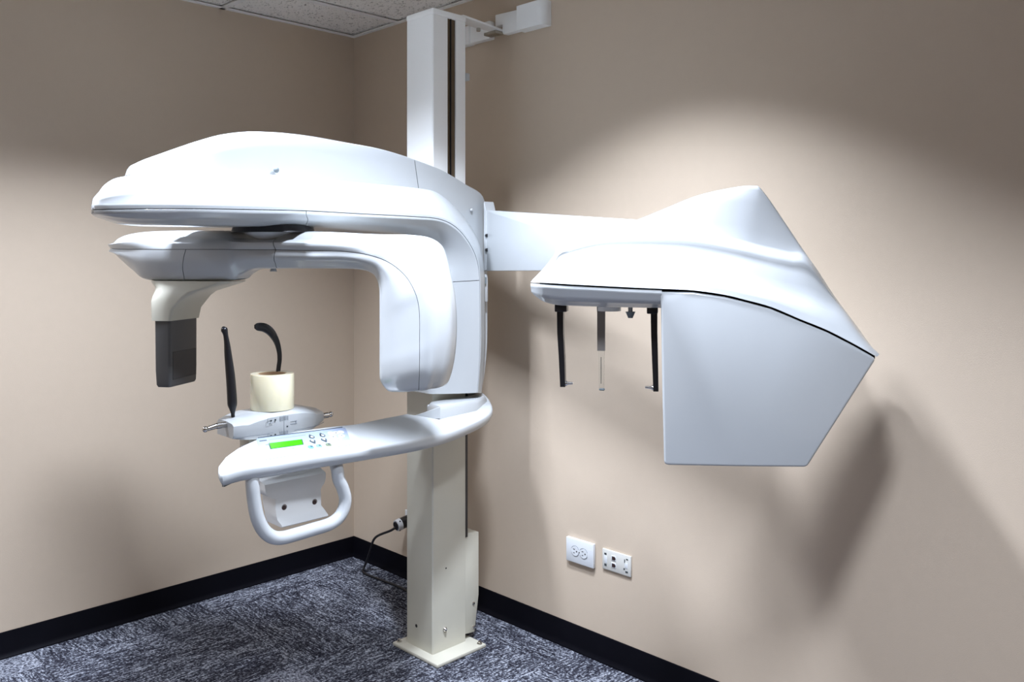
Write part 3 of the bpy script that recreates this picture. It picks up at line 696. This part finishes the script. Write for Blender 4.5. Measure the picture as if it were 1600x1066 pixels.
# white lower band of the membrane
e1 = PQ[3].lerp(PQ[0], 0.30); e2 = PQ[2].lerp(PQ[1], 0.22)
quad_plate('panel_band', [e1, e2, PQ[2], PQ[3]], 0.0012, 0.0018, M['white2'], panel, 0.008)
edge_a = PQ[0].lerp(PQ[1], 0.02); edge_b = PQ[0].lerp(PQ[1], 0.97)
inn = (PQ[3]-PQ[0]).normalized()*0.003
quad_plate('panel_edge', [edge_a-inn*0.6, edge_b-inn*0.6, edge_b+inn*0.4, edge_a+inn*0.4], 0.0, 0.0022, M['ink'], panel, 0.0008)
LQ = [onp(*p) for p in LCD]
lc = (LQ[0]+LQ[2])/2
quad_plate('display_frame', [lc+(p-lc)*1.06+(LQ[0]-LQ[3]).normalized()*0.0012 for p in LQ], 0.001, 0.0020, M['lcdframe'], panel, 0.001)
quad_plate('display', LQ, 0.002, 0.0027, M['lcd'], panel, 0.001)
def disc(name, p, r, m, h0=0.001, h1=0.003, parent=None, n=20):
    return sp(cyl(name, p+NZ*h0, p+NZ*h1, r, m, None, r*0.92, n), parent or panel)
def drop(name, p, tip, m):
    """Teardrop arrow key: a round key with a pointed end towards tip (+1 up, -1 down)."""
    pts = []
    dirv = -V*tip; side = U
    for k in range(16):
        a = 2*PI*k/16; c = math.cos(a); s = math.sin(a)
        rr = 0.0085; l = c*rr*(1.9 if c > 0 else 1.0); wd = s*rr*(1-0.55*max(c, 0))
        pts.append(p+dirv*l+side*wd)
    sp(rings_mesh(name, [[q+NZ*h for q in pts] for h in (0.001, 0.0026)], m, None, 30), panel)
    pts2 = [p+(q-p)*0.50-dirv*0.0020 for q in pts]
    sp(rings_mesh('key_face', [[q+NZ*h for q in pts2] for h in (0.0026, 0.0032)], M['white2'], None, 30), panel)
K = [onp(*p) for p in KEYS]
for i, tip in ((0, 1), (1, -1), (2, 1), (3, -1)): drop('arrow_key', K[i], tip, M['ink'])
for i, mm in ((4, 'blue'), (5, 'teal'), (6, 'olive')):
    disc('round_key', K[i], 0.010, M[mm]); disc('key_icon', K[i]+U*0.003-V*0.002, 0.004, M['ink'], 0.003, 0.0034)
for i in range(7, 14):
    disc('round_key', K[i], 0.0105, M['white2'])
    disc('key_icon', K[i], 0.0026 if i in (8, 10, 11, 12) else 0.0018, M['ink'] if i in (8, 10, 11, 12) else M['inkp'], 0.003, 0.0034, n=8)
G = [onp(*p) for p in LOGO]
gu = (G[1]-G[0]); gl = gu.length; gu.normalize()
bm = bmesh.new(); rr = Matrix((U, V, NZ)).transposed().to_4x4()
for k in range(6): bm_box(bm, G[0]+gu*(gl*(k+0.5)/6)+NZ*0.0014+V*0.003, (gl/6*0.72, 0.005, 0.0006), rr)
tag(sp(from_bm('maker_lettering', bm, M['ink']), panel), kind='stuff')
bm = bmesh.new()
for k in range(22): bm_box(bm, G[1]+U*(0.010+k*0.0052)+NZ*0.0014+V*0.002, (0.0036, 0.0022, 0.0005), rr)
for a, b in ((0.06, 0.062), (0.075, 0.085), (0.10, 0.062), (0.015, 0.045)):
    bm_box(bm, PQ[0]+U*a+V*b+NZ*0.0022, (0.012, 0.0022, 0.0005), rr)
tag(sp(from_bm('small_print', bm, M['inkp']), panel), kind='stuff')

# grab handle under the shelf
hx = lambda y: 1.235
hpath = [(1.235+(0.0 if z < 0.79 else -0.01*(z-0.79)/0.03), y, z) for y, z in HANDLE]
hpath = [(1.20, hpath[0][1], 0.835)]+hpath+[(1.20, hpath[-1][1], 0.835)]
handle = mp(tube('grab_handle', hpath, [0.0185]*len(hpath), M['white'], None, 20, 1.0, 5))
# bracket with two holes under the shelf
PLT = PLATE
yl = lambda i: PLT[i][0]; zl = lambda i: PLT[i][1]
def brk_ring(z, y0, y1, x1, x0): return [Vector((x0, y0, z)), Vector((x1, y0, z)), Vector((x1, y1, z)), Vector((x0, y1, z))]
o_hole = [PLT[13], PLT[14]]
rows = [(0.842, yl(0), yl(1)-0.004, 1.090, 1.02), (0.800, yl(0), yl(1), 1.095, 1.03), (0.766, yl(0)-0.004, yl(1), 1.100, 1.035), (0.752, yl(11)-0.002, yl(2), 1.118, 1.045), (0.745, yl(11), yl(2), 1.136, 1.05),
        (0.730, yl(11), yl(3), 1.141, 1.055), (0.716, yl(11)+0.003, yl(3)-0.006, 1.142, 1.06), (0.707, yl(10)+0.006, yl(4)+0.004, 1.142, 1.062), (0.700, yl(9), yl(4), 1.142, 1.065),
        (0.670, yl(9), yl(5), 1.142, 1.07), (0.652, yl(8), yl(5), 1.143, 1.075), (0.640, yl(8), yl(6), 1.150, 1.078), (0.628, yl(7), yl(6)+0.002, 1.166, 1.08), (0.624, yl(7), yl(6)+0.002, 1.168, 1.08), (0.621, yl(7)+0.001, yl(6), 1.164, 1.08)]
brk = mp(rings_mesh('chin_rest_bracket', [brk_ring(*r) for r in rows], M['mastw'], None, 50))
for y, z in o_hole:
    sp(cyl('hole', (1.1405, y, z), (1.1428, y, z), 0.0085, M['grey'], None, None, 20), brk)
    sp(cyl('hole_core', (1.1428, y-0.001, z-0.001), (1.1432, y-0.001, z-0.001), 0.0065, M['wood'], None, None, 20), brk)

# chin rest block with side rods
cr_rows = [(-1.134, 0.945, 1.046, 0.871, 0.912, 0.916), (-1.112, 0.938, 1.052, 0.866, 0.913, 0.922), (-1.09, 0.935, 1.054, 0.863, 0.912, 0.928), (-1.065, 0.93, 1.060, 0.862, 0.919, 0.931), (-1.03, 0.93, 1.066, 0.862, 0.926, 0.932),
           (-0.99, 0.93, 1.070, 0.862, 0.929, 0.932), (-0.95, 0.93, 1.070, 0.862, 0.929, 0.932), (-0.91, 0.93, 1.066, 0.862, 0.926, 0.932), (-0.88, 0.933, 1.060, 0.864, 0.919, 0.929), (-0.853, 0.938, 1.050, 0.872, 0.912, 0.922), (-0.815, 0.945, 1.020, 0.876, 0.905, 0.912)]
rr_ = []
for y, x0, x1, z0, z1, zt in cr_rows:
    rr_.append([Vector((x0, y, z0)), Vector((x1-0.006, y, z0-0.001)), Vector((x1, y, z0+0.008)), Vector((x1, y, z1-0.006)), Vector((x1-0.008, y, z1)), Vector((x1-0.045, y, zt)), Vector((x0+0.01, y, zt)), Vector((x0, y, zt-0.008))])
chin = mp(rings_mesh('chin_rest', rr_, M['white'], None, 35))
bm = bmesh.new()
for a, b in zip(cr_rows, cr_rows[1:]):
    if a[0] < -1.035 or a[0] > -0.955:
        zz = 0.873; y0 = a[0]; y1 = b[0]
        dx = b[2]-a[2]; dy = y1-y0; ang = math.atan2(dx, dy)
        bm_box(bm, ((a[2]+b[2])/2, (y0+y1)/2, zz), (0.0012, math.hypot(dx, dy), 0.0015), Matrix.Rotation(-ang, 4, 'Z'))
tag(sp(from_bm('seam', bm, M['inkp']), chin), kind='stuff')
# printed height guide on the front
bm = bmesh.new(); bm2 = bmesh.new(); fx = 1.0705
def mark(y, z, w, h, b=None): bm_box(b or bm, (fx, y, z), (0.0008, w, h))
mark(-0.985, 0.893, 0.0012, 0.056, bm2)
for zz in (0.914, 0.870):
    for k in range(5): mark(-0.997+k*0.006, zz, 0.0035, 0.012, bm2)
for zz in (0.913, 0.869):
    mark(-1.030, zz+0.007, 0.018, 0.001, bm2); mark(-1.030, zz-0.007, 0.018, 0.001, bm2); mark(-1.039, zz, 0.001, 0.014, bm2)
    mark(-1.028, zz-0.001, 0.006, 0.004); mark(-1.014, zz, 0.005, 0.005)
mark(-0.953, 0.901, 0.022, 0.001, bm2); mark(-0.953, 0.893, 0.022, 0.0025, bm2); mark(-0.945, 0.898, 0.004, 0.006, bm2); mark(-0.974, 0.888, 0.005, 0.004)
tag(sp(from_bm('printed_marks', bm, M['ink']), chin), kind='stuff'); tag(sp(from_bm('printed_guide', bm2, M['inkp']), chin), kind='stuff')
for y0, y1, z0, z1 in ((-1.134, -1.204, 0.906, 0.901), (-0.817, -0.770, 0.889, 0.890)):
    d = 1 if y1 > y0 else -1
    bm = bmesh.new()
    bm_cyl(bm, (1.0, y0, z0), (1.0, y0+d*0.03, z0), 0.0088, 0.0088, 20)
    bm_cyl(bm, (1.0, y0+d*0.03, z0), (1.0, y1-d*0.012, z1), 0.0080, 0.0065, 20)
    bmesh.ops.create_uvsphere(bm, u_segments=16, v_segments=10, radius=0.0088, matrix=Matrix.Translation((1.0, y1-d*0.007, z1)))
    sp(from_bm('side_rod', bm, M['chrome']), chin)
sp(box('chin_post', (0.985, -1.0, 0.82), (0.06, 0.14, 0.10), M['cream'], None, None, 0.006, 2), chin)
# temple supports
tube_l = [(0.985, -1.136, 1.190, 0.004), (0.99, -1.135, 1.184, 0.0095), (0.992, -1.133, 1.176, 0.0085), (0.993, -1.131, 1.165, 0.007), (0.993, -1.127, 1.14, 0.0085), (0.993, -1.124, 1.11, 0.0105), (0.993, -1.117, 1.05, 0.013),
          (0.993, -1.113, 1.00, 0.0138), (0.993, -1.111, 0.965, 0.0140), (0.993, -1.110, 0.952, 0.011), (0.993, -1.109, 0.935, 0.006), (0.993, -1.109, 0.925, 0.006)]
tl = mp(tube('temple_support', [p[:3] for p in tube_l], [p[3] for p in tube_l], M['black'], None, 16, 1.0, 3))
tr_ = [(-1.018, 1.183, 0.006), (-1.008, 1.1825, 0.0120), (-0.985, 1.178, 0.0135), (-0.963, 1.162, 0.0125), (-0.945, 1.134, 0.0095), (-0.936, 1.104, 0.0075), (-0.934, 1.076, 0.0068), (-0.938, 1.047, 0.0068), (-0.942, 1.0, 0.007), (-0.944, 0.93, 0.008)]
q4 = catmull([(0.955, y, z, r) for y, z, r in tr_], 4)
bm = bmesh.new(); rgs = []
for i, p in enumerate(q4):
    a = q4[max(i-1, 0)]; b = q4[min(i+1, len(q4)-1)]; t = Vector((0, b[1]-a[1], b[2]-a[2])).normalized(); nn = Vector((0, -t.z, t.y))
    c = Vector(p[:3]); h = 0.004
    rgs.append([c+nn*p[3]+Vector((0, 0, 0))+Vector((h*.5, 0, 0)), c+nn*p[3]*.8+Vector((h, 0, 0)), c-nn*p[3]*.8+Vector((h, 0, 0)), c-nn*p[3]+Vector((h*.5, 0, 0)),
                c-nn*p[3]-Vector((h*.5, 0, 0)), c-nn*p[3]*.8-Vector((h, 0, 0)), c+nn*p[3]*.8-Vector((h, 0, 0)), c+nn*p[3]-Vector((h*.5, 0, 0))])
bm.free()
mp(rings_mesh('temple_support', rgs, M['black'], None, 40))

# ------------------------------------------------------------------ film roll standing on the chin rest
rc = Vector((0.985, -0.976, 0.932))
roll = tag(empty('film_roll', rc), 'thick roll of milky yellowish film standing on the chin rest', 'film roll')
def ring_of(r, z, n=56): return [Vector((r*math.cos(2*PI*k/n), r*math.sin(2*PI*k/n), z)) for k in range(n)]
R_, r_, Hh = 0.0655, 0.041, 0.108
rings_mesh('film', [ring_of(r_+.002, 0), ring_of(R_-.001, 0), ring_of(R_, 0.002), ring_of(R_, Hh-0.002), ring_of(R_-.0015, Hh), ring_of(r_+.002, Hh), ring_of(r_+.002, 0)], M['film'], roll, 40, caps=False)
rings_mesh('core', [ring_of(r_-.001, 0.0), ring_of(r_+.0018, 0.0), ring_of(r_+.0018, Hh-0.001), ring_of(r_-.001, Hh-0.001), ring_of(r_-.001, 0.0)], M['card'], roll, 40, caps=False)

# ------------------------------------------------------------------ outlets on the right wall
ol = tag(empty('wall_outlet', (1.398, 0, 0.356)), 'white two-socket power outlet lying sideways low on the wall, in open view', 'outlet')
# local: x along wall, z up, -y out of the wall
pl_ = box('cover_plate', (0, -0.0065, 0), (0.126, 0.013, 0.085), M['plate'], ol, None, 0.003, 2)
tag(pl_, 'thick white cover plate')
for sx in (-0.0195, 0.0195):
    cyl('socket', (sx, -0.0125, 0), (sx, -0.0148, 0), 0.0172, M['plate'], ol, 0.0168, 28)
    bm = bmesh.new()
    bm_box(bm, (sx-0.004, -0.0149, 0.0065), (0.008, 0.0006, 0.0025)); bm_box(bm, (sx-0.004, -0.0149, -0.0065), (0.0065, 0.0006, 0.0025)); bm_cyl(bm, (sx+0.008, -0.0146, 0), (sx+0.008, -0.0152, 0), 0.0028, n=12)
    from_bm('slot', bm, M['slit'], ol)
    bm = bmesh.new()
    for k in range(24):
        a = 2*PI*k/24; 
        if k in (0, 1, 11, 12, 13, 23): continue
        bm_box(bm, (sx+0.018*math.cos(a), -0.0134, 0.018*math.sin(a)), (0.0014, 0.0012, 0.0048), Matrix.Rotation(-a, 4, 'Y'))
    from_bm('socket_rim', bm, M['inkp'], ol)
cyl('screw', (0, -0.0125, 0), (0, -0.0145, 0), 0.003, M['chrome'], ol, 0.002, 12)
ol2 = tag(empty('data_outlet', (1.557, 0, 0.3585)), 'off-white data and telephone jack plate low on the wall, beside the power outlet', 'outlet')
box('cover_plate', (0, -0.0035, 0), (0.122, 0.007, 0.070), M['plate2'], ol2, None, 0.0025, 2)
for x, z, w, h in ((-0.0465, 0.019, 0.009, 0.006), (-0.0465, -0.019, 0.009, 0.007), (0.046, 0.022, 0.008, 0.003), (0.036, 0.014, 0.003, 0.012), (0.044, -0.021, 0.010, 0.005), (0.034, -0.013, 0.005, 0.005)):
    box('slot', (x, -0.0074, z), (w, 0.0012, h), M['ink'], ol2)
corners('label_strip', -0.052, -0.040, -0.0078, -0.006, -0.014, 0.014, M['plate'], ol2, 0.001)
corners('label_strip', 0.036, 0.048, -0.0078, -0.006, -0.010, 0.010, M['plate'], ol2, 0.001)
for z in (0.012, -0.012):
    corners('jack', -0.021, -0.001, -0.0085, -0.006, z-0.009, z+0.009, M['plate'], ol2, 0.001)
    bm = bmesh.new(); bm_box(bm, (-0.011, -0.0087, z), (0.013, 0.0008, 0.012)); bm_box(bm, (-0.004, -0.0087, z), (0.004, 0.0008, 0.006))
    from_bm('jack_opening', bm, M['wood'], ol2)

# ------------------------------------------------------------------ socket behind the column, plug and cord
os3 = tag(empty('power_outlet', (0.455, 0, 0.262)), 'white wall socket half hidden behind the column with a black plug in it', 'outlet')
box('cover_plate', (0, -0.004, 0), (0.115, 0.008, 0.072), M['plate'], os3, None, 0.002, 2)
cyl('socket', (-0.018, -0.008, 0.0), (-0.018, -0.016, 0.0), 0.020, M['plate'], os3, None, 28)
pc = tag(empty('power_cable', (0.437, -0.016, 0.262)), 'black power cord with a round plug hanging to the carpet', 'power cord')
pv = Vector((-0.10, -1, -0.18)).normalized(); p0 = Vector((0, 0, 0))
cyl('plug_body', p0, p0+pv*0.045, 0.0245, M['black'], pc, None, 28)
cyl('plug_collar', p0+pv*0.045, p0+pv*0.066, 0.0255, M['plate'], pc, 0.0235, 28)
cyl('plug_end', p0+pv*0.060, p0+pv*0.070, 0.018, M['black'], pc, None, 24)
e = p0+pv*0.064
for s_ in (-1, 1):
    side = Vector((0.6, -0.1, 0.75*s_)).normalized()*0.0250
    cyl('screw', e-pv*0.008+side, e-pv*0.008+side*1.06, 0.0035, M['slit'], pc, None, 10)
W = lambda x, y, z: (x-0.437, y+0.016, z-0.262)
ex, ey, ez = e.x+0.437, e.y-0.016, e.z+0.262
cp = [W(ex, ey+0.01, ez), W(ex-0.022, ey-0.012, ez-0.022), W(0.315, -0.105, 0.180), W(0.262, -0.095, 0.110), W(0.222, -0.085, 0.050), W(0.208, -0.090, 0.018),
      W(0.222, -0.105, 0.0065), W(0.270, -0.112, 0.0055), W(0.36, -0.105, 0.0055), W(0.50, -0.10, 0.0055), W(0.66, -0.13, 0.0055), W(0.80, -0.17, 0.006), W(0.935, -0.20, 0.012)]
tube('cord', cp, 0.0052, M['black'], pc, 12, 1.0, 6)
